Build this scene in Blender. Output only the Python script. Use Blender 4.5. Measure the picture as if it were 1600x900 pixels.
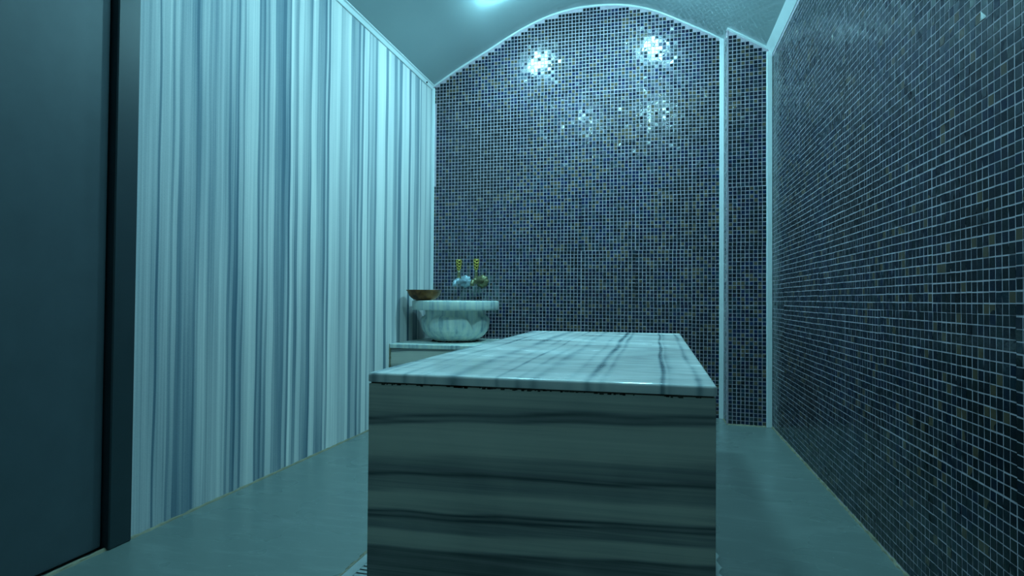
import bpy, bmesh, math, random
import numpy as np
from mathutils import Vector, Matrix

# ------------------------------------------------------------------ scene reset
for o in list(bpy.data.objects):
    bpy.data.objects.remove(o, do_unlink=True)
SC = bpy.context.scene
COL = SC.collection

# ------------------------------------------------------------------ camera
CAM_H = 0.692
cam = bpy.data.cameras.new('camera')
cam.sensor_fit = 'HORIZONTAL'
cam.sensor_width = 36.0
cam.lens = 940.09 / 1600.0 * 36.0
cam.clip_start = 0.02
cam_o = bpy.data.objects.new('camera', cam)
COL.objects.link(cam_o)
YAW, PITCH, ROLL = 0.2352, 0.0176, 0.0076
F = Vector((-math.sin(YAW) * math.cos(PITCH), math.cos(YAW) * math.cos(PITCH), math.sin(PITCH)))
R = Vector((math.cos(YAW), math.sin(YAW), 0))
U = R.cross(F)
R2 = math.cos(ROLL) * R + math.sin(ROLL) * U
U2 = -math.sin(ROLL) * R + math.cos(ROLL) * U
m = Matrix((R2, U2, -F)).transposed().to_4x4()
m.translation = (0, 0, CAM_H)
cam_o.matrix_world = m
SC.camera = cam_o

# ------------------------------------------------------------------ world, exposure
w = bpy.data.worlds.new('world')
SC.world = w
w.use_nodes = True
w.node_tree.nodes['Background'].inputs[0].default_value = (0.0, 0.0, 0.0, 1)
w.node_tree.nodes['Background'].inputs[1].default_value = 0.0
vs = SC.view_settings
vs.view_transform = 'Standard'
vs.look = 'None'
vs.gamma = 1.0
vs.use_curve_mapping = False
vs.exposure = 0.0
LAMP_COLOR = (0.335, 0.85, 1.0)
LAMP_BACK_L = 215.0     # lamp above the basin corner
LAMP_BACK = 280.0       # lamp near the mosaic pier
LAMP_MID = 135.0        # lamp over the near end of the slab, marble side
LAMP_MID_R = 225.0     # lamp over the near end of the slab, mosaic side

# ------------------------------------------------------------------ helpers
def tag(o, label=None, cat=None, group=None, kind=None):
    if label: o['label'] = label
    if cat: o['category'] = cat
    if group: o['group'] = group
    if kind: o['kind'] = kind
    return o

def empty(name, loc):
    o = bpy.data.objects.new(name, None)
    o.empty_display_size = 0.05
    o.location = loc
    COL.objects.link(o)
    return o

def root_loc(p):
    v = Vector((0, 0, 0))
    while p is not None:
        v += p.location
        p = p.parent
    return v

def link_mesh(name, me, mat, parent=None):
    o = bpy.data.objects.new(name, me)
    COL.objects.link(o)
    if mat is not None and len(me.materials) == 0:
        me.materials.append(mat)
    if parent is not None:
        o.parent = parent
    return o

def from_bm(name, bm, mat, parent=None, smooth=False):
    """bm is in world coordinates; the mesh is stored relative to its parent"""
    if parent is not None:
        bmesh.ops.translate(bm, verts=bm.verts, vec=-root_loc(parent))
    bmesh.ops.recalc_face_normals(bm, faces=bm.faces)
    me = bpy.data.meshes.new(name)
    bm.to_mesh(me)
    bm.free()
    if smooth:
        me.polygons.foreach_set('use_smooth', [True] * len(me.polygons))
    return link_mesh(name, me, mat, parent)

def box(bm, x0, x1, y0, y1, z0, z1, bevel=0.0, seg=2):
    r = bmesh.ops.create_cube(bm, size=1.0)
    vs_ = r['verts']
    bmesh.ops.scale(bm, verts=vs_, vec=(x1 - x0, y1 - y0, z1 - z0))
    bmesh.ops.translate(bm, verts=vs_, vec=((x0 + x1) / 2, (y0 + y1) / 2, (z0 + z1) / 2))
    if bevel > 0:
        ed = list({e for v in vs_ for e in v.link_edges})
        bmesh.ops.bevel(bm, geom=ed, offset=bevel, segments=seg, profile=0.5, affect='EDGES')

def prism(bm, pts, d):
    """closed polygon pts (3D) extruded by vector d"""
    a = [bm.verts.new(p) for p in pts]
    b = [bm.verts.new(Vector(p) + Vector(d)) for p in pts]
    n = len(a)
    bm.faces.new(a)
    bm.faces.new(list(reversed(b)))
    for i in range(n):
        bm.faces.new((a[i], b[i], b[(i + 1) % n], a[(i + 1) % n]))

def sweep(bm, path, sect):
    """sweep a closed section (list of offset functions' vectors per path point) along path"""
    rings = []
    for p, s in zip(path, sect):
        rings.append([bm.verts.new(Vector(p) + Vector(q)) for q in s])
    n = len(rings[0])
    for a, b in zip(rings, rings[1:]):
        for i in range(n):
            bm.faces.new((a[i], a[(i + 1) % n], b[(i + 1) % n], b[i]))
    bm.faces.new(list(reversed(rings[0])))
    bm.faces.new(rings[-1])

def tube(bm, pts, radii, seg=14):
    pts = [Vector(p) for p in pts]
    rings = []
    prev = None
    for i, p in enumerate(pts):
        t = (pts[min(i + 1, len(pts) - 1)] - pts[max(i - 1, 0)]).normalized()
        if prev is None:
            a = Vector((0, 0, 1)) if abs(t.z) < 0.9 else Vector((1, 0, 0))
            u = t.cross(a).normalized()
        else:
            u = (prev - t * prev.dot(t)).normalized()
        prev = u
        v = t.cross(u)
        r = radii[i] if hasattr(radii, '__len__') else radii
        rings.append([bm.verts.new(p + (u * math.cos(k * 2 * math.pi / seg) + v * math.sin(k * 2 * math.pi / seg)) * r) for k in range(seg)])
    for a, b in zip(rings, rings[1:]):
        for k in range(seg):
            bm.faces.new((a[k], a[(k + 1) % seg], b[(k + 1) % seg], b[k]))
    bm.faces.new(list(reversed(rings[0])))
    bm.faces.new(rings[-1])

def lathe(bm, prof, c, axis='Z', seg=48, close=False):
    """prof: list of (r, h); revolved about a vertical axis (or about -Y for wall fittings)"""
    rings = []
    for r, h in prof:
        ring = []
        for k in range(seg):
            a = 2 * math.pi * k / seg
            if axis == 'Z':
                p = Vector((r * math.cos(a), r * math.sin(a), h))
            else:
                p = Vector((r * math.cos(a), -h, r * math.sin(a)))
            ring.append(bm.verts.new(Vector(c) + p))
        rings.append(ring)
    pairs = list(zip(rings, rings[1:]))
    if close:
        pairs.append((rings[-1], rings[0]))
    for a, b in pairs:
        for k in range(seg):
            bm.faces.new((a[k], a[(k + 1) % seg], b[(k + 1) % seg], b[k]))
    if not close:
        bm.faces.new(list(reversed(rings[0])))
        bm.faces.new(rings[-1])

# ------------------------------------------------------------------ materials
class NT:
    def __init__(self, name):
        self.mat = bpy.data.materials.new(name)
        self.mat.use_nodes = True
        self.t = self.mat.node_tree
        self.b = self.t.nodes['Principled BSDF']
    def n(self, typ, **kw):
        nd = self.t.nodes.new(typ)
        for k, v in kw.items():
            setattr(nd, k, v)
        return nd
    def l(self, a, b):
        self.t.links.new(a, b)
    def val(self, sock, v):
        if hasattr(v, 'is_linked') or isinstance(v, bpy.types.NodeSocket):
            self.l(v, sock)
        else:
            sock.default_value = v
    def pos(self):
        return self.n('ShaderNodeNewGeometry').outputs['Position']
    def objc(self):
        return self.n('ShaderNodeTexCoord').outputs['Object']
    def mapped(self, vec, scale=(1, 1, 1), loc=(0, 0, 0), rot=(0, 0, 0)):
        mp = self.n('ShaderNodeMapping')
        mp.inputs['Scale'].default_value = scale
        mp.inputs['Location'].default_value = loc
        mp.inputs['Rotation'].default_value = rot
        self.l(vec, mp.inputs['Vector'])
        return mp.outputs['Vector']
    def noise(self, vec, scale, detail=3, rough=0.5, dist=0.0):
        nd = self.n('ShaderNodeTexNoise')
        nd.inputs['Scale'].default_value = scale
        nd.inputs['Detail'].default_value = detail
        nd.inputs['Roughness'].default_value = rough
        nd.inputs['Distortion'].default_value = dist
        self.l(vec, nd.inputs['Vector'])
        return nd.outputs['Fac']
    def math(self, op, a, b=0.0, c=0.0, clamp=False):
        nd = self.n('ShaderNodeMath', operation=op)
        nd.use_clamp = clamp
        self.val(nd.inputs[0], a)
        self.val(nd.inputs[1], b)
        self.val(nd.inputs[2], c)
        return nd.outputs[0]
    def ramp(self, fac, stops, interp='LINEAR'):
        nd = self.n('ShaderNodeValToRGB')
        cr = nd.color_ramp
        cr.interpolation = interp
        while len(cr.elements) < len(stops):
            cr.elements.new(0.5)
        for e, (p, c) in zip(cr.elements, stops):
            e.position = p
            e.color = (*c, 1) if len(c) == 3 else c
        self.l(fac, nd.inputs['Fac'])
        return nd.outputs['Color']
    def remap(self, v, a, b, c, d):
        nd = self.n('ShaderNodeMapRange')
        self.l(v, nd.inputs['Value'])
        for i, x in zip(('From Min', 'From Max', 'To Min', 'To Max'), (a, b, c, d)):
            nd.inputs[i].default_value = x
        return nd.outputs['Result']
    def mix(self, fac, a, b, blend='MIX'):
        nd = self.n('ShaderNodeMix', data_type='RGBA', blend_type=blend)
        self.val(nd.inputs[0], fac)
        for s, v in ((nd.inputs[6], a), (nd.inputs[7], b)):
            if isinstance(v, bpy.types.NodeSocket): self.l(v, s)
            else: s.default_value = (*v, 1)
        return nd.outputs[2]
    def curve(self, v, pts):
        nd = self.n('ShaderNodeFloatCurve')
        cv = nd.mapping.curves[0]
        while len(cv.points) < len(pts):
            cv.points.new(0.5, 0.5)
        for p, (x, y) in zip(cv.points, pts):
            p.location = (x, y)
            p.handle_type = 'VECTOR'
        nd.mapping.update()
        self.l(v, nd.inputs['Value'])
        return nd.outputs[0]
    def sep(self, v):
        nd = self.n('ShaderNodeSeparateXYZ')
        self.l(v, nd.inputs[0])
        return nd.outputs
    def bump(self, h, strength=0.3, dist=0.01):
        nd = self.n('ShaderNodeBump')
        nd.inputs['Strength'].default_value = strength
        nd.inputs['Distance'].default_value = dist
        self.l(h, nd.inputs['Height'])
        self.l(nd.outputs[0], self.b.inputs['Normal'])
    def set(self, color=None, rough=None, metal=None, spec=None, coat=None):
        for k, v in (('Base Color', color), ('Roughness', rough), ('Metallic', metal), ('Specular IOR Level', spec), ('Coat Weight', coat)):
            if v is None: continue
            s = self.b.inputs[k]
            if isinstance(v, bpy.types.NodeSocket): self.l(v, s)
            elif k == 'Base Color': s.default_value = (*v, 1)
            else: s.default_value = v
        return self.mat

def plain(name, color, rough, metal=0.0, spec=0.5, var=0.12, scale=14):
    t = NT(name)
    f = t.noise(t.pos(), scale, 4)
    c = t.mix(f, tuple(x * (1 - var) for x in color), tuple(min(1, x * (1 + var)) for x in color))
    return t.set(c, rough, metal, spec)

LIGHT = (0.86, 0.83, 0.81)
DARK = (0.10, 0.17, 0.23)

def m_marble_wall():
    t = NT('striped_marble_wall')
    a = t.n('ShaderNodeAttribute', attribute_name='vein').outputs['Fac']
    p = t.pos()
    fine = t.noise(t.mapped(p, (1, 150, 1.1)), 1.0, 3, 0.6)
    broad = t.noise(t.mapped(p, (1, 22, 0.7), (3, 1, 2)), 1.0, 2)
    grain = t.noise(p, 260, 2)
    d = t.math('ADD', a, t.remap(fine, 0.3, 0.7, -0.13, 0.13))
    d = t.math('ADD', d, t.remap(broad, 0.3, 0.7, -0.10, 0.10))
    d = t.math('ADD', d, t.remap(grain, 0.3, 0.7, -0.03, 0.03), clamp=True)
    c = t.ramp(d, [(0.0, LIGHT), (0.35, (0.54, 0.56, 0.58)), (0.7, (0.22, 0.29, 0.345)), (1.0, DARK)])
    t.bump(grain, 0.05, 0.002)
    return t.set(c, t.remap(broad, 0.3, 0.7, 0.55, 0.68), 0, 0.25)

def m_marble_front():
    t = NT('banded_marble_panel')
    p = t.pos()
    s = t.sep(p)
    wx = t.noise(t.mapped(p, (2.2, 2, 5)), 1.0, 2)
    wv = t.math('SUBTRACT', s[2], t.math('MULTIPLY', t.math('ADD', s[0], 0.59), 0.045))
    wv = t.math('ADD', wv, t.remap(wx, 0.3, 0.7, -0.008, 0.008))
    k = t.math('MULTIPLY', wv, 1 / 0.53)
    def q(z): return z / 0.53
    pts = [(0, .75), (q(.10), .85), (q(.150), .82), (q(.165), .92), (q(.172), .45), (q(.198), .42), (q(.205), .75), (q(.222), .72), (q(.228), 1.0),
           (q(.233), .75), (q(.238), 1.0), (q(.245), .5), (q(.275), .38), (q(.286), .68), (q(.312), .72), (q(.319), 1.0), (q(.327), .78), (q(.350), .70),
           (q(.365), .42), (q(.395), .30), (q(.424), .38), (q(.431), .85), (q(.438), .70), (q(.444), .92), (q(.451), .62), (q(.47), .45), (1.0, .5)]
    a = t.curve(k, pts)
    fine = t.noise(t.mapped(p, (1.5, 1, 120)), 1.0, 3, 0.6)
    cl = t.noise(p, 5, 3)
    d = t.math('ADD', a, t.remap(fine, 0.3, 0.7, -0.10, 0.10))
    d = t.math('ADD', d, t.remap(cl, 0.3, 0.7, -0.08, 0.08), clamp=True)
    c = t.ramp(d, [(0.0, (0.82, 0.77, 0.66)), (0.4, (0.62, 0.60, 0.52)), (0.75, (0.28, 0.30, 0.29)), (1.0, (0.08, 0.095, 0.10))])
    t.bump(t.noise(p, 300, 2), 0.04, 0.002)
    return t.set(c, 0.38, 0, 0.4)

def m_marble_top():
    t = NT('veined_marble_slab')
    p = t.pos()
    s = t.sep(p)
    wob = t.noise(t.mapped(p, (1.5, 1.6, 0)), 1.0, 0, 0.5)
    x = t.math('ADD', s[0], t.remap(wob, 0.3, 0.7, -0.006, 0.006))
    k = t.math('MULTIPLY', t.math('ADD', x, 0.597), 1 / 0.709)
    veins = [(.017, .8, .010), (.055, .5, .006), (.115, .7, .007), (.157, .45, .006), (.178, .5, .005), (.268, .75, .018), (.345, .5, .008), (.397, .75, .005),
             (.460, .5, .007), (.510, .55, .012), (.607, .55, .008), (.661, 1.0, .009), (.698, .65, .007), (.861, 1.0, .005), (.872, .6, .012), (.957, .7, .007)]
    pts = [(0, .22)]
    for c0, d0, w0 in veins:
        if c0 - 2.2 * w0 > pts[-1][0] + .002:
            pts.append((c0 - 2.2 * w0, .16))
        pts.append((c0 - .3 * w0, d0))
        pts.append((c0 + .4 * w0, d0 * .9))
        pts.append((c0 + 2.4 * w0, .2))
    pts.append((1, .2))
    pts = sorted(pts)
    a = t.curve(k, pts)
    brk = t.noise(t.mapped(p, (14, 3.2, 10), (4, 1, 0)), 1.0, 3)
    broad = t.noise(t.mapped(p, (9, 1.0, 3), (1, 7, 0)), 1.0, 3, 0.6)
    cross = t.noise(t.mapped(p, (2.5, 16, 3), (2, 3, 0)), 1.0, 4, 0.6)
    a = t.math('SUBTRACT', t.math('MULTIPLY', a, t.remap(brk, 0.3, 0.7, 0.55, 1.15)), 0.10)
    d = t.math('ADD', a, t.remap(broad, 0.35, 0.7, -0.06, 0.22))
    d = t.math('ADD', d, t.remap(cross, 0.35, 0.7, -0.08, 0.20), clamp=True)
    c = t.ramp(d, [(0.0, (0.92, 0.90, 0.88)), (0.35, (0.74, 0.76, 0.76)), (0.7, (0.36, 0.43, 0.46)), (1.0, (0.14, 0.20, 0.24))])
    wet = t.noise(t.mapped(p, (5, 9, 3)), 1.0, 3)
    t.bump(t.noise(t.mapped(p, (9, 26, 9)), 1.0, 4), 0.45, 0.0045)
    return t.set(c, t.remap(wet, 0.30, 0.70, 0.08, 0.30), 0, 0.5)

def m_marble_basin():
    t = NT('streaked_basin_marble')
    p = t.pos()
    st = t.noise(t.mapped(p, (34, 34, 1.6)), 1.0, 3, 0.6)
    cl = t.noise(p, 22, 4)
    d = t.math('ADD', t.math('MULTIPLY', st, 0.8), t.math('MULTIPLY', cl, 0.25))
    c = t.ramp(d, [(0.36, (0.26, 0.38, 0.42)), (0.48, (0.54, 0.63, 0.62)), (0.60, (0.68, 0.74, 0.66)), (0.75, (0.80, 0.82, 0.74))])
    t.bump(t.noise(p, 120, 3), 0.15, 0.003)
    return t.set(c, 0.42, 0, 0.4)

def m_tile(name, warm=0.1, scalefilm=False, spec=0.45, swirl=0.35, r0=0.05, r1=0.30, sat=1.0):
    t = NT(name)
    g = t.n('ShaderNodeNewGeometry')
    oi = t.n('ShaderNodeObjectInfo')
    r = t.math('FRACT', t.math('ADD', g.outputs['Random Per Island'], oi.outputs['Random']))
    p = g.outputs['Position']
    patch = t.noise(t.mapped(p, (1, 1, 1), (3.3, 0, 1.7)), 2.3, 4, 0.6)
    r2 = t.math('FRACT', t.math('MULTIPLY', r, 17.31))
    c = t.ramp(r, [(0.0, (0.003, 0.010, 0.036)), (0.22, (0.005, 0.017, 0.062)), (0.40, (0.003, 0.008, 0.022)), (0.55, (0.006, 0.016, 0.020)),
                   (0.68, (0.012, 0.010, 0.034)), (0.76, (0.010, 0.034, 0.060)), (0.86, (0.004, 0.006, 0.010)), (0.93, (0.03, 0.045, 0.055))], 'CONSTANT')
    if sat < 1.0:
        c = t.mix(1 - sat, c, (0.007, 0.016, 0.022))
    reg = t.noise(t.mapped(p, (1, 1, 1), (8.1, 4, 5.2)), 1.9, 4, 0.6)
    c = t.mix(t.remap(reg, 0.44, 0.64, 0.0, 0.9), c, (0.004, 0.006, 0.007))
    thr = t.remap(patch, 0.40, 0.66, 0.0, 2.2 * warm)
    bro = t.math('LESS_THAN', r2, thr)
    c = t.mix(bro, c, (0.085, 0.062, 0.040))
    # glassy swirl inside each tile
    sw = t.noise(p, 190, 3, 0.6)
    c = t.mix(t.remap(sw, 0.52, 0.75, 0, swirl), c, (0.05, 0.08, 0.11))
    if scalefilm:
        # limescale film splashed around the taps
        d = t.n('ShaderNodeVectorMath', operation='DISTANCE')
        t.l(t.mapped(p, (1, 0, 1.1)), d.inputs[0])
        d.inputs[1].default_value = (-1.15, 0, 0.72 * 1.1)
        film = t.remap(d.outputs['Value'], 0.22, 0.06, 0.0, 1.0)
        film = t.math('MULTIPLY', film, t.remap(t.noise(t.mapped(p, (45, 1, 14)), 1.0, 3), 0.42, 0.62, 0, 0.75), clamp=True)
        c = t.mix(film, c, (0.20, 0.30, 0.28))
    wav = t.noise(p, 75, 2, 0.5)
    t.bump(wav, 0.22, 0.0022)
    return t.set(c, t.remap(r2, 0, 1, r0, r1), 0, spec)

def m_grout():
    t = NT('pale_grout')
    p = t.pos()
    f = t.noise(p, 6, 4)
    f2 = t.noise(p, 90, 2)
    c = t.mix(f, (0.40, 0.325, 0.385), (0.56, 0.47, 0.53))
    c = t.mix(t.remap(f2, 0.45, 0.7, 0, 0.35), c, (0.26, 0.22, 0.24))
    return t.set(c, 0.8, 0, 0.2)

def m_floor():
    t = NT('damp_grey_floor')
    p = t.pos()
    a = t.noise(p, 2.2, 4, 0.55)
    b = t.noise(t.mapped(p, (5, 22, 1), rot=(0, 0, 0.35)), 1.0, 4, 0.6)
    c = t.mix(a, (0.135, 0.175, 0.165), (0.18, 0.22, 0.21))
    c = t.mix(t.remap(b, 0.50, 0.8, 0, 0.30), c, (0.34, 0.38, 0.37))
    sp = t.noise(p, 70, 2)
    c = t.mix(t.remap(sp, 0.70, 0.76, 0, 0.5), c, (0.38, 0.42, 0.42))
    wet = t.noise(t.mapped(p, (1, 1, 1), (5, 2, 0)), 2.6, 3)
    t.bump(b, 0.05, 0.003)
    return t.set(c, t.remap(wet, 0.30, 0.72, 0.18, 0.40), 0, 0.45)

def m_ceiling():
    t = NT('satin_stretch_ceiling')
    p = t.pos()
    f = t.noise(p, 3, 2)
    c = t.mix(f, (0.43, 0.525, 0.535), (0.46, 0.555, 0.565))
    return t.set(c, 0.03, 0, 0.95)

def m_emit(name, strength):
    t = NT(name)
    t.set((0.9, 0.9, 0.9), 0.4)
    t.b.inputs['Emission Color'].default_value = (*LAMP_COLOR, 1)
    t.b.inputs['Emission Strength'].default_value = strength
    return t.mat

def m_brass_bowl():
    t = NT('tarnished_copper')
    p = t.objc()
    f = t.noise(p, 22, 4, 0.6)
    c = t.ramp(f, [(0.35, (0.05, 0.022, 0.010)), (0.52, (0.17, 0.065, 0.018)), (0.70, (0.28, 0.12, 0.035))])
    t.bump(t.noise(p, 70, 2), 0.25, 0.004)
    return t.set(c, t.remap(f, 0.3, 0.7, 0.30, 0.5), 0.45, 0.5)

M = {
    'wall': m_marble_wall(), 'front': m_marble_front(), 'top': m_marble_top(), 'basin': m_marble_basin(),
    'tile_back': m_tile('iridescent_glass_tile', 0.13, True), 'tile_right': m_tile('dark_glass_tile', 0.05, False, 0.32, 0.15, 0.12, 0.30, 0.45),
    'grout': m_grout(), 'floor': m_floor(), 'ceiling': m_ceiling(),
    'trim': plain('white_plastic_trim', (0.74, 0.78, 0.79), 0.35, var=0.05),
    'silicone': plain('yellowed_silicone', (0.24, 0.21, 0.14), 0.6, var=0.45, scale=26),
    'mortar': plain('dirty_mortar', (0.05, 0.045, 0.035), 0.9, var=0.6, scale=60),
    'cement': plain('pale_cement', (0.42, 0.47, 0.46), 0.7, var=0.2, scale=30),
    'plaster': plain('plain_plaster', (0.68, 0.68, 0.64), 0.7, var=0.06),
    'jamb': plain('slate_blue_paint', (0.018, 0.034, 0.042), 0.4, var=0.15),
    'door': plain('slate_door', (0.06, 0.085, 0.10), 0.4, var=0.15),
    'steel': plain('brushed_steel', (0.50, 0.54, 0.54), 0.32, 0.6, var=0.15, scale=40),
    'scaled_chrome': plain('limescaled_chrome', (0.33, 0.44, 0.50), 0.42, 0.35, var=0.3, scale=60),
    'brass': plain('dull_brass', (0.20, 0.19, 0.10), 0.38, 0.6, var=0.35, scale=60),
    'gold': plain('bright_brass', (0.72, 0.56, 0.13), 0.30, 0.7, var=0.25, scale=90),
    'dark': plain('dark_void', (0.012, 0.015, 0.015), 0.8),
    'bowl': m_brass_bowl(),
    'lampring': plain('lamp_ring', (0.75, 0.77, 0.77), 0.4, var=0.03),
    'glow_back_l': m_emit('lamp_glass_basin', LAMP_BACK_L), 'glow_back': m_emit('lamp_glass_back', LAMP_BACK), 'glow_mid': m_emit('lamp_glass_mid', LAMP_MID), 'glow_mid_r': m_emit('lamp_glass_bright', LAMP_MID_R),
}

# ------------------------------------------------------------------ dimensions of the room
XL, XR = -1.453, 0.618
YF = -0.95                                  # wall behind the camera
XP = 0.386                                  # left face of the corner pier
def y_back(x): return 3.747 - 0.0179 * (x - XL)
def y_pier(x): return 3.552 - 0.085 * (x - XP)
XC = -0.417
VP = [(-1.036, 2.098), (-0.838, 2.214), (-0.663, 2.300), (-0.49, 2.394), (-0.365, 2.449), (-0.241, 2.493), (-0.08, 2.521), (0.08, 2.521),
      (0.2, 2.510), (0.315, 2.482), (0.392, 2.455), (0.504, 2.398), (0.616, 2.335), (0.725, 2.276), (0.797, 2.230), (1.009, 2.093), (1.036, 2.072)]
_vx = [a + XC for a, b in VP]
_vz = [b for a, b in VP]
_xs = np.linspace(XL, XR, 201)
_zz = np.interp(_xs, _vx, _vz)
_k = np.exp(-0.5 * (np.arange(-12, 13) / 5.0) ** 2)
_k /= _k.sum()
_pad = np.concatenate([2 * _zz[0] - _zz[12:0:-1], _zz, 2 * _zz[-1] - _zz[-2:-14:-1]])
_zz = np.convolve(_pad, _k, 'valid')
def vault(x): return float(np.interp(x, _xs, _zz))

rng = np.random.default_rng(11)
random.seed(5)

# ------------------------------------------------------------------ floor, ceiling, plain walls
bm = bmesh.new()
box(bm, XL - 0.1, XR + 0.1, YF - 0.1, 3.9, -0.08, 0.0)
tag(from_bm('floor', bm, M['floor']), 'smooth damp grey stone floor around the marble slab', 'floor', kind='structure')

bm = bmesh.new()
pts = [(x, YF - 0.05, vault(x)) for x in _xs[::2]]
top = [(x, YF - 0.05, vault(x) + 0.04) for x in _xs[::2]]
a = [bm.verts.new(p) for p in pts]
b = [bm.verts.new((p[0], 3.85, p[2])) for p in pts]
c = [bm.verts.new(p) for p in top]
d = [bm.verts.new((p[0], 3.85, p[2])) for p in top]
for i in range(len(a) - 1):
    bm.faces.new((a[i], a[i + 1], b[i + 1], b[i]))
    bm.faces.new((c[i], d[i], d[i + 1], c[i + 1]))
bm.faces.new((a[0], b[0], d[0], c[0]))
bm.faces.new((a[-1], c[-1], d[-1], b[-1]))
tag(from_bm('ceiling', bm, M['ceiling'], smooth=True), 'satin pale vaulted ceiling arching over the room', 'ceiling', kind='structure')

bm = bmesh.new()
box(bm, XL - 0.1, XR + 0.1, YF - 0.1, YF, 0, 2.6)
tag(from_bm('wall_front', bm, M['plaster']), 'plain plaster wall opposite the mosaic wall', 'wall', kind='structure')

# ------------------------------------------------------------------ left wall of striped marble (veins run vertically)
BANDS = [
(1.498, 0.35), (1.505, 0.85), (1.549, 0.40), (1.559, 0.65), (1.577, 0.40), (1.597, 0.80), (1.649, 0.62),
(1.660, 0.88), (1.671, 0.65), (1.705, 0.45), (1.714, 0.65), (1.741, 0.58), (1.766, 0.40), (1.784, 0.25),
(1.804, 0.35), (1.816, 0.70), (1.833, 0.40), (1.846, 0.65), (1.856, 0.95), (1.877, 0.40), (1.887, 0.65),
(1.901, 0.35), (1.962, 0.20), (1.973, 0.80), (1.988, 0.60), (2.000, 0.80), (2.015, 0.40), (2.027, 0.62),
(2.062, 0.25), (2.112, 0.65), (2.133, 0.85), (2.155, 0.50), (2.168, 0.85), (2.185, 0.10), (2.199, 0.35),
(2.221, 0.60), (2.254, 0.10), (2.278, 0.40), (2.292, 0.55), (2.307, 0.70), (2.321, 0.90), (2.362, 0.15),
(2.398, 0.55), (2.419, 0.60), (2.435, 0.80), (2.451, 0.20), (2.467, 0.70), (2.558, 0.12), (2.630, 0.32),
(2.655, 0.10), (2.687, 0.62), (2.732, 0.42), (2.752, 0.75), (2.772, 0.30), (2.792, 0.68), (2.841, 0.05),
(2.855, 0.50), (2.877, 0.20), (2.921, 0.45), (2.943, 0.62), (3.044, 0.05), (3.076, 0.70), (3.151, 0.15),
(3.202, 0.50), (3.220, 0.30), (3.265, 0.68), (3.367, 0.10), (3.396, 0.90), (3.455, 0.15), (3.527, 0.60),
(3.548, 0.10), (3.558, 0.70), (3.634, 0.15), (3.645, 0.50), (3.712, 0.20), (3.782, 0.40)
]
Y0M = 1.419
def vein_profile():
    ys, ds = [], []
    prev = Y0M
    for y1, dv in BANDS:
        wd = y1 - prev
        e = min(0.0025, wd * 0.22)
        ys += [prev + e, y1 - e]
        ds += [dv, dv]
        prev = y1
    return ys, ds
vy, vd = vein_profile()
vy[0] = Y0M
n_r = 30
cols_y = np.array(vy)
V, Fc, att = [], [], []
zs = np.linspace(0, 2.11, n_r + 1)
ph = rng.uniform(0, 6.28, 6)
for z in zs:
    for i, y in enumerate(cols_y):
        wgl = 0.0025 * math.sin(z * 3.1 + y * 2.3 + ph[0]) + 0.0012 * math.sin(z * 7.7 + y * 9 + ph[1]) + 0.0012 * math.sin(z * 13 + y * 41 + ph[2])
        if i == 0 or i == len(cols_y) - 1: wgl = 0
        V.append((XL, y + wgl, z))
        fade = 0.10 * math.sin(z * 2.1 + y * 17 + ph[3]) + 0.07 * math.sin(z * 4.7 + y * 53 + ph[4])
        att.append(min(1, max(0, vd[i] + fade * (0.3 + vd[i]))))
nc = len(cols_y)
for r in range(n_r):
    for i in range(nc - 1):
        Fc.append((r * nc + i, (r + 1) * nc + i, (r + 1) * nc + i + 1, r * nc + i + 1))
# solid back of the slab
k0 = len(V)
Ye = cols_y[-1]
V += [(XL - 0.08, Y0M, 0), (XL - 0.08, Ye, 0), (XL - 0.08, Ye, 2.11), (XL - 0.08, Y0M, 2.11)]
att += [.35] * 4
Fc.append((k0, k0 + 1, k0 + 2, k0 + 3))
Fc.append(tuple([r * nc for r in range(n_r + 1)] + [k0 + 3, k0]))
Fc.append(tuple([i for i in range(nc - 1, -1, -1)] + [k0, k0 + 1]))
me = bpy.data.meshes.new('wall_left')
me.from_pydata(V, [], Fc)
at = me.attributes.new('vein', 'FLOAT', 'POINT')
at.data.foreach_set('value', np.array(att, dtype=np.float32))
me.update()
tag(link_mesh('wall_left', me, M['wall']), 'pale marble wall with vertical grey-blue stripes', 'wall', kind='structure')

# dark doorway at the near end of the marble wall
d1 = empty('door_1', (XL, 0.95, 0))
tag(d1, 'dark slate door frame where the striped marble wall ends', 'door', kind='structure')
bm = bmesh.new()
box(bm, XL - 0.08, XL + 0.012, 1.345, Y0M - 0.001, 0, 2.09, 0.003, 1)
from_bm('door_frame', bm, M['jamb'], d1)
bm = bmesh.new()
box(bm, XL - 0.08, XL + 0.012, 0.43, 0.505, 0, 2.09, 0.003, 1)
from_bm('door_frame', bm, M['jamb'], d1)
bm = bmesh.new()
box(bm, XL - 0.06, XL - 0.012, 0.507, 1.343, 0.008, 2.09, 0.003, 1)
from_bm('door_leaf', bm, M['door'], d1)
bm = bmesh.new()
tube(bm, [(XL - 0.013, 0.60, 1.0), (XL + 0.045, 0.60, 1.0), (XL + 0.05, 0.61, 1.0), (XL + 0.05, 0.72, 1.0)], 0.009)
from_bm('door_handle', bm, M['steel'], d1, True)
bm = bmesh.new()
box(bm, XL - 0.1, XL, YF, 0.429, 0, 2.11)
tag(from_bm('wall_left_near', bm, M['plaster']), 'plain plaster wall beside the dark slate door', 'wall', kind='structure')

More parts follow.
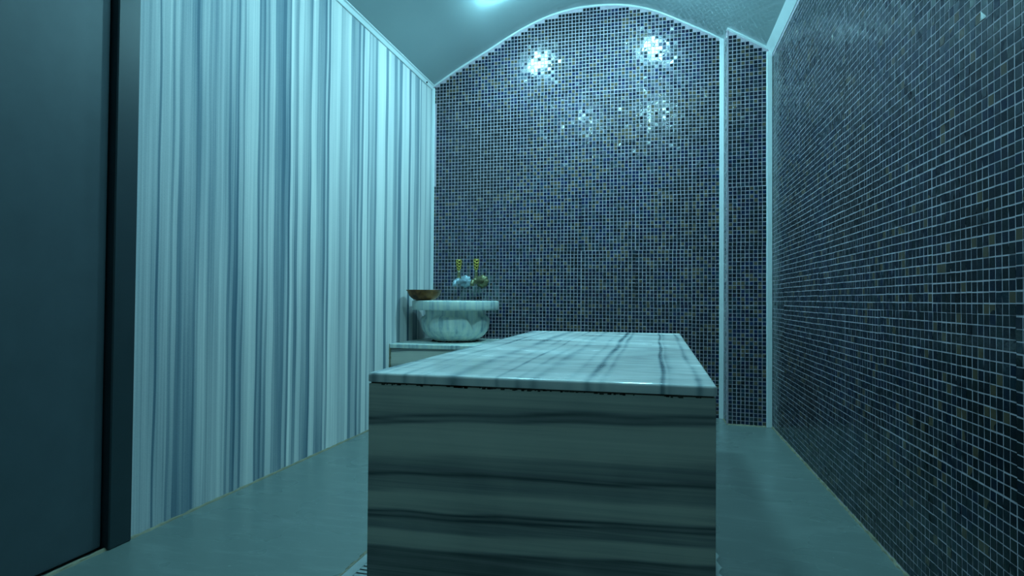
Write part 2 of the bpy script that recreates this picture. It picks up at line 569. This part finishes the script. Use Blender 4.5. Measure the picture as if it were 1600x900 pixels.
# ------------------------------------------------------------------ mosaic
PITCH_T = 0.022
TILE = 0.0185
PROUD = 0.0011
def tile_geo(c, u, n, rg, tl=TILE, PROUD=PROUD):
    """8 verts of one tile: slightly uneven, slightly tilted glass square"""
    h = tl / 2 * rg.uniform(0.95, 1.02)
    tu, tv = rg.normal(0, 0.014, 2) if rg.random() > 0.22 else rg.normal(0, 0.055, 2)
    v = Vector((0, 0, 1))
    out = []
    for su, sv in ((-1, -1), (1, -1), (1, 1), (-1, 1)):
        out.append(c + u * (su * h) + v * (sv * h))
    for su, sv in ((-1, -1), (1, -1), (1, 1), (-1, 1)):
        dn = PROUD + (su * tu + sv * tv) * h
        out.append(c + u * (su * (h - 0.0004)) + v * (sv * (h - 0.0004)) + n * max(0.0003, dn))
    return out
TF = [(4, 5, 6, 7), (0, 1, 5, 4), (1, 2, 6, 5), (2, 3, 7, 6), (3, 0, 4, 7)]

def mosaic_cells(width, height, inside, rg, u0=0.004, v0=0.004):
    """(u, v) centres of whole tiles, laid as 15 x 15 sheets that never line up perfectly"""
    sh = {}
    cells = []
    i = 0
    while u0 + (i + 1) * PITCH_T <= width + 0.004:
        j = 0
        while v0 + (j + 1) * PITCH_T <= height:
            key = (i // 15, j // 15)
            if key not in sh:
                sh[key] = (rg.normal(0, 0.0007), rg.normal(0, 0.0008), rg.normal(0, 0.0018))
            du, dv, rot = sh[key]
            ci, cj = (i % 15) - 7, (j % 15) - 7
            uu = u0 + (i + 0.5) * PITCH_T + du - rot * cj * PITCH_T
            vv = v0 + (j + 0.5) * PITCH_T + dv + rot * ci * PITCH_T
            if inside(uu, vv):
                cells.append((i, j, uu + rg.normal(0, 0.0002), vv + rg.normal(0, 0.0002)))
            j += 1
        i += 1
    return cells

def mosaic_mesh(name, cells, O, u, n, rg, mat, parent, tl=TILE, pr=PROUD):
    V, Fs = [], []
    for i, j, uu, vv in cells:
        k = len(V)
        V += tile_geo(O + u * uu + Vector((0, 0, vv)), u, n, rg, tl, pr)
        Fs += [tuple(k + q for q in f) for f in TF]
    me = bpy.data.meshes.new(name)
    me.from_pydata([tuple(p) for p in V], [], Fs)
    me.update()
    o = link_mesh(name, me, mat, parent)
    o['kind'] = 'stuff'
    return o

def grout_wall(name, poly, d, label):
    bm = bmesh.new()
    prism(bm, poly, d)
    o = from_bm(name, bm, M['grout'])
    return tag(o, label, 'wall', kind='structure')

# back wall under the arch
xs = np.linspace(XL - 0.05, XP + 0.02, 60)
poly = [(XL - 0.05, y_back(XL - 0.05), 0)] + [(XP + 0.02, y_back(XP + 0.02), 0)] + [(x, y_back(x), vault(x) + 0.02) for x in xs[::-1]]
wb = grout_wall('wall_back', poly, (0, 0.12, 0), 'arched back wall of small dark blue glass mosaic tiles')
ub = Vector((1, -0.0179, 0)).normalized()
nb = Vector((-0.0179, -1, 0)).normalized()
Ob = Vector((XL, y_back(XL), 0))
def in_back(uu, vv):
    x = XL + uu * ub.x
    if x < XL + 0.021 or x > XP - 0.032: return False
    z = vv + 0.0095
    return z < min(vault(x - 0.009), vault(x + 0.009)) - 0.0105
cells = mosaic_cells(XP - XL, 2.6, in_back, rng, 0.010, 0.002)
mosaic_mesh('mosaic_tiles', cells, Ob, ub, nb, rng, M['tile_back'], wb)

# corner pier
ZP = 2.25
pp = [(XP, y_pier(XP), 0), (XR + 0.02, y_pier(XR + 0.02), 0), (XR + 0.02, 3.85, 0), (XP, 3.85, 0)]
bm = bmesh.new()
lo = [bm.verts.new(p) for p in pp]
hi = [bm.verts.new((p[0], p[1], vault(min(p[0], XR)) + 0.02)) for p in pp]
bm.faces.new(lo); bm.faces.new(list(reversed(hi)))
for i in range(4):
    bm.faces.new((lo[i], hi[i], hi[(i + 1) % 4], lo[(i + 1) % 4]))
wp = tag(from_bm('wall_pier', bm, M['grout']), 'narrow mosaic pier projecting at the right end of the back wall', 'wall', kind='structure')
up = Vector((1, -0.085, 0)).normalized()
npv = Vector((-0.085, -1, 0)).normalized()
Op = Vector((XP, y_pier(XP), 0))
def in_pier(uu, vv):
    x = XP + uu * up.x
    if x > XR - 0.033: return False
    return vv + 0.0095 < vault(x + 0.009) - 0.012
cells = mosaic_cells(XR - XP, 2.4, in_pier, rng, 0.005, 0.004)
mosaic_mesh('mosaic_tiles', cells, Op, up, npv, rng, M['tile_back'], wp)
us = Vector((0, -1, 0))
Os = Vector((XP, y_back(XP), 0))
cells = mosaic_cells(y_back(XP) - y_pier(XP), 2.4, lambda uu, vv: 0.024 < uu < (y_back(XP) - y_pier(XP)) - 0.006 and vv < vault(XP) - 0.03, rng, 0.006, 0.004)
mosaic_mesh('mosaic_tiles', cells, Os, us, Vector((-1, 0, 0)), rng, M['tile_back'], wp)

# right wall
bm = bmesh.new()
box(bm, XR, XR + 0.12, YF, 3.85, 0, 2.12)
wr = tag(from_bm('wall_right', bm, M['grout']), 'side wall of dark teal and black glass mosaic tiles', 'wall', kind='structure')
ur = Vector((0, 1, 0))
nr = Vector((-1, 0, 0))
Or = Vector((XR, 0.25, 0))
LEN_R = y_pier(XR) - 0.25
cells = mosaic_cells(LEN_R, 2.045, lambda uu, vv: vv > 0.006 and uu < LEN_R - 0.012, rng, 0.0, 0.008)
i_start = int((1.80 - 0.25) / PITCH_T)
single = [c for c in cells if c[0] in range(i_start, i_start + 5) and 0 <= c[2] and c[3] < 1.50]
single = sorted(single, key=lambda c: c[0])[:300]
skey = {(c[0], c[1]) for c in single}
mosaic_mesh('mosaic_tiles', [c for c in cells if (c[0], c[1]) not in skey], Or, ur, nr, rng, M['tile_right'], wr, 0.0199, 0.0005)
variants = []
for q in range(12):
    vv_ = tile_geo(Vector((0, 0, 0)), ur, nr, rng, 0.0199, 0.0005)
    me = bpy.data.meshes.new('tile')
    me.from_pydata([tuple(p) for p in vv_], [], TF)
    me.materials.append(M['tile_right'])
    variants.append(me)
for k, (i, j, uu, vv) in enumerate(single):
    o = bpy.data.objects.new('tile', variants[k % 12])
    o.location = Or + ur * uu + Vector((0, 0, vv))
    COL.objects.link(o)
    o.parent = wr

# ------------------------------------------------------------------ trims
trim_n = [0]
def trim(bm, label, mat='trim', smooth=False):
    trim_n[0] += 1
    return tag(from_bm('trim_%d' % trim_n[0], bm, M[mat], smooth=smooth), label, 'trim', kind='structure')

# 1 edge profile between left wall and ceiling
bm = bmesh.new()
prism(bm, [(XL + 0.0005, YF, 2.072), (XL + 0.006, YF, 2.074), (XL + 0.010, YF, 2.096), (XL + 0.016, YF, 2.1015), (XL + 0.0165, YF, 2.1065), (XL + 0.0005, YF, 2.104)], (0, y_back(XL) - 0.012 - YF, 0))
t1 = trim(bm, 'white edge strip where the striped marble meets the ceiling')
bm = bmesh.new()
lathe(bm, [(0.006, 0), (0.006, 0.002), (0.002, 0.003)], (XL + 0.011, 3.62, 2.082), 'Y', 12)
from_bm('screw', bm, M['dark'], t1)
# 2 arch strip on the back wall
bm = bmesh.new()
xa = np.linspace(XL + 0.004, XP - 0.002, 90)
path = [(x, y_back(x), vault(x)) for x in xa]
sect = []
for x in xa:
    g = (vault(min(x + .01, XR)) - vault(max(x - .01, XL))) / .02
    nn = Vector((g, 0, -1)).normalized()
    if nn.z > 0: nn = -nn
    sect.append([Vector((0, 0.002, 0)) - nn * 0.004, Vector((0, -0.009, 0)) - nn * 0.004, Vector((0, -0.007, 0)) + nn * 0.004, Vector((0, -0.003, 0)) + nn * 0.008, Vector((0, 0.002, 0)) + nn * 0.008])
sweep(bm, path, sect)
trim(bm, 'thin white strip following the arch above the mosaic wall')
# 3 strip in the corner of marble and mosaic
bm = bmesh.new()
box(bm, XL + 0.0005, XL + 0.021, y_back(XL) - 0.013, y_back(XL) + 0.001, 0.46, 2.085, 0.002, 1)
trim(bm, 'white corner strip between striped marble and mosaic wall')
# 4 strip in the corner of back wall and pier
bm = bmesh.new()
box(bm, XP - 0.027, XP - 0.0015, y_back(XP) - 0.012, y_back(XP) + 0.001, 0.0, vault(XP - 0.02) - 0.004, 0.002, 1)
trim(bm, 'white vertical strip between back wall and mosaic pier')
# 5 strip in the corner of pier and right wall
bm = bmesh.new()
box(bm, XR - 0.030, XR - 0.001, y_pier(XR) - 0.014, y_pier(XR) + 0.004, 0.0, 2.062, 0.002, 1)
trim(bm, 'white vertical strip between mosaic pier and right wall')
# 6 sloping band between right wall and ceiling
bm = bmesh.new()
prism(bm, [(XR + 0.001, YF, 2.046), (XR - 0.004, YF, 2.047), (XR - 0.034, YF, 2.094), (XR - 0.030, YF, 2.105), (XR + 0.001, YF, 2.09)], (0, y_pier(XR) - 0.002 - YF, 0))
t6 = trim(bm, 'wide white band between the right mosaic wall and ceiling')
# 7 strip over the pier
bm = bmesh.new()
xa = np.linspace(XP + 0.001, XR - 0.02, 14)
path = [(x, y_pier(x), vault(x)) for x in xa]
sect = []
for x in xa:
    g = (vault(min(x + .01, XR)) - vault(max(x - .01, XL))) / .02
    nn = Vector((g, 0, -1)).normalized()
    if nn.z > 0: nn = -nn
    sect.append([Vector((0, 0.002, 0)) - nn * 0.004, Vector((0, -0.009, 0)) - nn * 0.004, Vector((0, -0.009, 0)) + nn * 0.007, Vector((0, 0.002, 0)) + nn * 0.012])
sweep(bm, path, sect)
trim(bm, 'short white sloping strip on top of the mosaic pier')
# 8 pale outer corner of the pier
bm = bmesh.new()
box(bm, XP - 0.0028, XP + 0.003, y_pier(XP) - 0.003, y_pier(XP) + 0.003, 0.0, vault(XP) - 0.012, 0.001, 1)
trim(bm, 'thin pale grouted outer corner of the mosaic pier', 'grout')

# silicone and cement beads along the floor joints
def bead(p0, p1, side, w, h, label, mat, n=120, jit=0.35):
    p0, p1, side = Vector(p0), Vector(p1), Vector(side)
    bm = bmesh.new()
    path, sect = [], []
    for i in range(n):
        k = 1 + random.uniform(-jit, jit)
        kk = 1 + random.uniform(-jit, jit)
        path.append(p0.lerp(p1, i / (n - 1)))
        sect.append([Vector((0, 0, -0.001)) - side * 0.001, side * (w * k) + Vector((0, 0, -0.001)), side * (w * k * .55) + Vector((0, 0, h * kk * .6)), Vector((0, 0, h * kk)) - side * 0.001])
    sweep(bm, path, sect)
    return trim(bm, label, mat)
bead((XL, 0.3, 0), (XL, 3.12, 0), (1, 0, 0), 0.007, 0.006, 'yellowed sealant line where striped marble meets floor', 'silicone')
bead((XR, 0.3, 0), (XR, y_pier(XR) - 0.01, 0), (-1, 0, 0), 0.006, 0.008, 'ragged tan cement line along foot of the right mosaic wall', 'silicone', 220, 0.6)
bead((XP, y_pier(XP), 0), (XR - 0.01, y_pier(XR), 0), (0, -1, 0), 0.006, 0.007, 'pale sealant line along the foot of the mosaic pier', 'silicone', 30)
bead((XP, y_back(XP), 0), (XP, y_pier(XP), 0), (-1, 0, 0), 0.006, 0.007, 'short sealant line at the inner foot of the pier', 'silicone', 20)

# ------------------------------------------------------------------ marble massage slab
TX0, TX1, TY0, TY1, TZ = -0.597, 0.112, 1.175, 2.960, 0.533
table = empty('massage_slab', ((TX0 + TX1) / 2, (TY0 + TY1) / 2, 0))
tag(table, 'block-shaped marble massage table with veined slab top and dark banded sides', 'massage table')
bm = bmesh.new()
r = bmesh.ops.create_cube(bm, size=1.0)
bmesh.ops.scale(bm, verts=bm.verts, vec=(TX1 - TX0, TY1 - TY0, 0.020))
bmesh.ops.translate(bm, verts=bm.verts, vec=((TX0 + TX1) / 2, (TY0 + TY1) / 2, TZ - 0.010))
ve = [e for e in bm.edges if abs((e.verts[0].co - e.verts[1].co).z) > 0.01]
bmesh.ops.bevel(bm, geom=ve, offset=0.010, segments=4, profile=0.5, affect='EDGES')
te = [e for e in bm.edges if min(e.verts[0].co.z, e.verts[1].co.z) > TZ - 0.001]
bmesh.ops.bevel(bm, geom=te, offset=0.0075, segments=4, profile=0.5, affect='EDGES')
be = [e for e in bm.edges if max(e.verts[0].co.z, e.verts[1].co.z) < TZ - 0.0195]
bmesh.ops.bevel(bm, geom=be, offset=0.002, segments=2, profile=0.5, affect='EDGES')
o = from_bm('slab_top', bm, M['top'], table, True)
for f_ in o.data.polygons:
    if f_.area > 0.1: f_.use_smooth = False
o['label'] = 'wet veined pale marble top with rounded edge'
IN = 0.003
zb = TZ - 0.0232
def panel(name, x0, x1, y0, y1):
    bm = bmesh.new()
    box(bm, x0, x1, y0, y1, 0.0, zb, 0.0015, 2)
    return from_bm(name, bm, M['front'], table)
panel('front_panel', TX0 + IN, TX1 - IN, TY0 + IN, TY0 + IN + 0.02)
panel('end_panel', TX0 + IN, TX1 - IN, TY1 - IN - 0.02, TY1 - IN)
panel('side_panel', TX0 + IN, TX0 + IN + 0.02, TY0 + IN + 0.0205, TY1 - IN - 0.0205)
panel('side_panel', TX1 - IN - 0.02, TX1 - IN, TY0 + IN + 0.0205, TY1 - IN - 0.0205)
# dark uneven bedding joint under the slab
bm = bmesh.new()
box(bm, TX0 + IN + 0.004, TX1 - IN - 0.004, TY0 + IN + 0.004, TY1 - IN - 0.004, zb - 0.004, TZ - 0.0195)
for i in range(70):
    x = TX0 + 0.02 + random.random() * 0.66
    wd_ = random.uniform(0.002, 0.009)
    box(bm, x, x + wd_, TY0 + IN - 0.0006, TY0 + IN + 0.006, zb - random.uniform(0.0003, 0.0028), TZ - 0.0202)
from_bm('bedding_joint', bm, M['mortar'], table)
# smear of pale cement left along the foot of the right side
bm = bmesh.new()
V_, n_ = [], 60
lo_, hi_ = [], []
for i in range(n_):
    y = 0.0 + TY0 + 0.02 + i / (n_ - 1) * 0.62
    wv = 0.055 + 0.004 * math.sin(i * .9) + random.uniform(-.002, .002)
    if i > n_ - 8: wv *= (n_ - 1 - i) / 8 * .9 + .1
    lo_.append((bm.verts.new((TX1 - IN, y, 0.0005)), bm.verts.new((TX1 - IN + wv, y, 0.0005))))
    hi_.append((bm.verts.new((TX1 - IN, y, 0.003)), bm.verts.new((TX1 - IN + wv - 0.002, y, 0.0028))))
for i in range(n_ - 1):
    bm.faces.new((hi_[i][0], hi_[i][1], hi_[i + 1][1], hi_[i + 1][0]))
    bm.faces.new((hi_[i][1], lo_[i][1], lo_[i + 1][1], hi_[i + 1][1]))
    bm.faces.new((lo_[i][0], lo_[i + 1][0], lo_[i + 1][1], lo_[i][1]))
from_bm('cement_smear', bm, M['cement'], table)

# ------------------------------------------------------------------ floor drain beside the slab
dr = empty('floor_drain', (-0.68, 1.9, 0))
tag(dr, 'slotted floor drain channel beside the foot of the marble slab', 'drain')
DX0, DX1, DY0, DY1 = -0.752, -0.606, 0.95, 2.95
bm = bmesh.new()
box(bm, DX0, DX1, DY0, DY1, 0.0003, 0.0015)
from_bm('trough', bm, M['dark'], dr)
for x0, x1 in ((DX0, DX0 + 0.028), (DX1 - 0.02, DX1)):
    bm = bmesh.new()
    box(bm, x0, x1, DY0, DY1, 0.0015, 0.007, 0.001, 1)
    from_bm('drain_edge', bm, M['steel'], dr)
bm = bmesh.new()
n_ = 150
path, sect = [], []
for i in range(n_):
    path.append((DX0, DY0 + (DY1 - DY0) * i / (n_ - 1), 0))
    k = random.uniform(.7, 1.3)
    sect.append([(-0.014 * k, 0, 0.0004), (0.0, 0, 0.0004), (0.001, 0, 0.0075), (-0.006, 0, 0.008 * k)])
sweep(bm, path, sect)
o = from_bm('sealant', bm, M['silicone'], dr)
bm = bmesh.new()
box(bm, DX0 + 0.028, DX1 - 0.02, -0.0062, 0.0062, 0.0015, 0.0068)
me = bpy.data.meshes.new('grate_bar')
bm.to_mesh(me); bm.free()
me.materials.append(M['steel'])
y = DY0 + 0.01
while y < DY1 - 0.01:
    o = bpy.data.objects.new('grate_bar', me)
    o.location = Vector((0, y, 0)) - root_loc(dr)
    COL.objects.link(o)
    o.parent = dr
    y += 0.0195

# ------------------------------------------------------------------ plinth and basin
PX1, PY0, PZ = -0.86, 3.122, 0.434
pl = empty('basin_plinth', ((XL + PX1) / 2, 3.43, 0))
tag(pl, 'low marble ledge in the corner carrying the wash basin', 'ledge')
bm = bmesh.new()
box(bm, XL + 0.001, PX1 + 0.008, PY0, y_back(XL) - 0.011, PZ - 0.024, PZ, 0.003, 2)
from_bm('ledge_slab', bm, M['basin'], pl)
bm = bmesh.new()
box(bm, XL + 0.001, PX1, PY0 + 0.010, y_back(XL) - 0.011, 0, PZ - 0.025, 0.001, 1)
from_bm('ledge_base', bm, M['front'], pl)
bm = bmesh.new()
n_ = 40
path, sect = [], []
for i in range(n_):
    path.append((XL, PY0 + 0.004, (PZ - 0.0005) * i / (n_ - 1)))
    k = random.uniform(.6, 1.3)
    sect.append([(0.0005, 0.008, 0), (0.0005, -0.007 * k, 0), (0.005 * k, -0.003, 0), (0.007 * k, 0.006, 0)])
sweep(bm, path, sect)
from_bm('sealant', bm, M['silicone'], pl)

BX, BY = -1.172, 3.440
basin = empty('wash_basin', (BX, BY, PZ))
tag(basin, 'round carved marble wash basin with thick rim on the corner ledge', 'basin')
prof_z = [0.0, 0.006, 0.020, 0.040, 0.065, 0.090, 0.115, 0.135, 0.146, 0.154, 0.158, 0.170, 0.190]
prof_r = [0.105, 0.122, 0.150, 0.175, 0.193, 0.202, 0.206, 0.206, 0.202, 0.194, 0.188, 0.184, 0.184]
dcam = Vector((-BX, -BY, 0)).normalized()
dright = Vector((-dcam.y, dcam.x, 0))
if dright.x < 0: dright = -dright
notches = [math.radians(a_) for a_ in (33, 123, 213, -57)]
def basin_r(z, ph_):
    e = 0
    for nn_ in notches:
        dd = (ph_ - nn_ + math.pi) % (2 * math.pi) - math.pi
        e = max(e, math.exp(-(abs(dd) / 0.17) ** 1.5))
    base = np.interp(z, prof_z, prof_r)
    zcut = 0.152 - 0.070 * e
    neck = 0.181 - 0.004 * e
    if z > 0.04:
        s_ = 1 / (1 + math.exp(-(z - zcut) / 0.0035))
        base = base * (1 - s_) + min(base, neck) * s_
        groove = e * 0.010 * max(0, min(1, (z - 0.02) / 0.06)) * (1 - s_)
        base -= groove
    return float(base)
bm = bmesh.new()
NS, NZ = 128, 44
rings = []
for iz in range(NZ + 1):
    z = 0.190 * iz / NZ
    ring = []
    for k in range(NS):
        a_ = 2 * math.pi * k / NS
        rr = basin_r(z, a_)
        dv_ = dcam * math.cos(a_) + dright * math.sin(a_)
        ring.append(bm.verts.new(Vector((BX, BY, PZ + z)) + dv_ * rr))
    rings.append(ring)
for a, b in zip(rings, rings[1:]):
    for k in range(NS):
        bm.faces.new((a[k], a[(k + 1) % NS], b[(k + 1) % NS], b[k]))
bm.faces.new(list(reversed(rings[0])))
from_bm('bowl_body', bm, M['basin'], basin, True)
bm = bmesh.new()
zr = 0.188
lathe(bm, [(0.170, zr), (0.252, zr), (0.2565, zr + 0.003), (0.2585, zr + 0.010), (0.2585, zr + 0.048), (0.256, zr + 0.053), (0.250, zr + 0.0555), (0.190, zr + 0.0555),
           (0.182, zr + 0.052), (0.176, zr + 0.03), (0.168, zr - 0.03), (0.13, zr - 0.09), (0.07, zr - 0.115), (0.01, zr - 0.12), (0.01, zr - 0.125), (0.075, zr - 0.121),
           (0.135, zr - 0.097), (0.165, zr - 0.04)], (BX, BY, PZ), 'Z', 96, close=True)
o = from_bm('rim', bm, M['basin'], basin, False)
o.data.polygons.foreach_set('use_smooth', [True] * len(o.data.polygons))
bm = bmesh.new()
for i in range(60):
    a_ = random.uniform(0, 2 * math.pi) if i > 22 else random.uniform(-0.9, 0.6)
    rr = 0.124 + random.uniform(-.006, .012)
    p = Vector((BX, BY, PZ)) + (dcam * math.cos(a_) + dright * math.sin(a_)) * rr
    r = bmesh.ops.create_icosphere(bm, subdivisions=1, radius=random.uniform(0.005, 0.013))
    s_ = random.uniform(0.4, 1.0)
    bmesh.ops.scale(bm, verts=r['verts'], vec=(random.uniform(.8, 1.8), random.uniform(.8, 1.5), s_))
    bmesh.ops.translate(bm, verts=r['verts'], vec=p + Vector((0, 0, 0.0)))
    for v_ in r['verts']: v_.co.z = max(v_.co.z, PZ + 0.0003)
o = from_bm('mortar_crumbs', bm, M['mortar'], basin)
o['kind'] = 'stuff'

# copper bowl on the rim
HX, HY, HZ = -1.318, 3.300, PZ + zr + 0.0555
hb = empty('copper_bowl', (HX, HY, HZ))
tag(hb, 'shallow tarnished copper bowl resting on the basin rim', 'bowl')
outp = [(0.0, 0.0), (0.045, 0.0005), (0.060, 0.005), (0.076, 0.016), (0.088, 0.030), (0.0955, 0.045), (0.0985, 0.054), (0.103, 0.057), (0.104, 0.0585)]
inp = [(0.103, 0.0600), (0.097, 0.0575), (0.0935, 0.046), (0.086, 0.032), (0.074, 0.019), (0.059, 0.008), (0.044, 0.004), (0.0, 0.0035)]
bm = bmesh.new()
lathe(bm, [(max(r, .0005), z) for r, z in outp + inp], (HX, HY, HZ), 'Z', 64, close=True)
from_bm('bowl_shell', bm, M['bowl'], hb, True)
bm = bmesh.new()
ringp = [(HX + 0.1025 * math.cos(2 * math.pi * k / 48), HY + 0.1025 * math.sin(2 * math.pi * k / 48), HZ + 0.0590) for k in range(49)]
tube(bm, ringp, 0.0022, 8)
from_bm('rolled_lip', bm, M['bowl'], hb, True)

# ------------------------------------------------------------------ taps
def tap(x, z, body, label):
    yb = y_back(x) - 0.0012
    t = empty('wall_tap', (x, yb, z))
    tag(t, label, 'tap')
    # scalloped rosette against the wall
    bm = bmesh.new()
    NSG = 48
    rings = []
    for rr, hh in ((0.040, 0.0), (0.041, 0.004), (0.034, 0.010), (0.024, 0.015), (0.016, 0.018)):
        ring = []
        for k in range(NSG):
            a_ = 2 * math.pi * k / NSG
            q = rr * (1 + 0.07 * math.cos(8 * a_) * (rr / 0.04))
            ring.append(bm.verts.new((x + q * math.cos(a_), yb - hh, z + q * math.sin(a_))))
        rings.append(ring)
    for a, b in zip(rings, rings[1:]):
        for k in range(NSG):
            bm.faces.new((a[k], a[(k + 1) % NSG], b[(k + 1) % NSG], b[k]))
    bm.faces.new(rings[0]); bm.faces.new(list(reversed(rings[-1])))
    from_bm('rosette', bm, body, t, True)
    # horizontal barrel with swelling, bent nose
    bm = bmesh.new()
    xo = -0.006
    tube(bm, [(x, yb - 0.014, z), (x, yb - 0.05, z), (x + xo * .4, yb - 0.07, z), (x + xo, yb - 0.10, z), (x + xo, yb - 0.125, z), (x + xo, yb - 0.148, z),
              (x + xo, yb - 0.165, z - 0.003)], [0.013, 0.0125, 0.016, 0.019, 0.021, 0.018, 0.0125], 20)
    from_bm('barrel', bm, body, t, True)
    bm = bmesh.new()
    tube(bm, [(x + xo, yb - 0.152, z - 0.001), (x + xo - .002, yb - 0.172, z - 0.002), (x + xo - .004, yb - 0.186, z - 0.008), (x + xo - .005, yb - 0.193, z - 0.020),
              (x + xo - .005, yb - 0.194, z - 0.034)], [0.012, 0.012, 0.0125, 0.012, 0.013], 16)
    from_bm('spout', bm, body, t, True)
    # stem
    ys = yb - 0.125
    bm = bmesh.new()
    lathe(bm, [(0.013, 0.012), (0.014, 0.020), (0.011, 0.026), (0.010, 0.045), (0.012, 0.052), (0.0085, 0.058), (0.008, 0.068)], (x + xo, ys, z), 'Z', 20)
    from_bm('stem', bm, M['brass'], t, True)
    # twisted openwork handle
    bm = bmesh.new()
    NH = 40
    for dirn in (1, -1):
        for st in range(3):
            pts_, rad = [], []
            for i in range(NH + 1):
                f = i / NH
                a_ = dirn * (f * 2.6 * math.pi) + st * 2 * math.pi / 3
                rr = np.interp(f, [0, .15, .6, .9, 1.0], [0.004, 0.010, 0.0155, 0.0165, 0.012])
                pts_.append((x + xo + rr * math.cos(a_), ys + rr * math.sin(a_), z + 0.064 + f * 0.072))
                rad.append(0.0030)
            tube(bm, pts_, rad, 7)
    h = from_bm('handle', bm, M['gold'], t, True)
    h['label'] = 'twisted yellow brass handle'
    bm = bmesh.new()
    lathe(bm, [(0.003, 0.064), (0.0075, 0.078), (0.012, 0.11), (0.0125, 0.126), (0.008, 0.134)], (x + xo, ys, z), 'Z', 14)
    from_bm('handle_core', bm, M['dark'], h, True)
    return t
tap(-1.207, 0.800, M['scaled_chrome'], 'pale limescaled wall tap above the copper bowl side of basin')
tap(-1.092, 0.802, M['brass'], 'dull greenish brass wall tap over the basin, farther from copper bowl')

# ------------------------------------------------------------------ ceiling lamps
def lamp(x, y, glow, label):
    z = vault(x)
    g = (vault(x + .03) - vault(x - .03)) / .06
    t = empty('ceiling_lamp', (x, y, z))
    tag(t, label, 'lamp', 'round ceiling lamps')
    bm = bmesh.new()
    lathe(bm, [(0.070, 0.0), (0.092, 0.0), (0.092, -0.005), (0.089, -0.008), (0.080, -0.008), (0.078, -0.004)], (0, 0, 0), 'Z', 40, close=True)
    rot = Matrix.Rotation(-math.atan(g), 4, 'Y')
    bmesh.ops.transform(bm, matrix=Matrix.Translation((x, y, z)) @ rot, verts=bm.verts)
    from_bm('lamp_ring', bm, M['lampring'], t, True)
    bm = bmesh.new()
    lathe(bm, [(0.079, -0.004), (0.0788, -0.012), (0.071, -0.020), (0.052, -0.026), (0.028, -0.029), (0.002, -0.030)], (0, 0, 0), 'Z', 40)
    bmesh.ops.transform(bm, matrix=Matrix.Translation((x, y, z)) @ rot, verts=bm.verts)
    from_bm('lamp_glass', bm, glow, t, True)
lamp(-0.855, 3.195, M['glow_back_l'], 'round glowing ceiling lamp above the basin corner')
lamp(-0.035, 3.17, M['glow_back'], 'round glowing ceiling lamp near the mosaic pier')
lamp(-0.740, 1.74, M['glow_mid'], 'round ceiling lamp over the striped wall side of the slab')
lamp(-0.050, 1.74, M['glow_mid_r'], 'round ceiling lamp over the mosaic wall side of the slab')
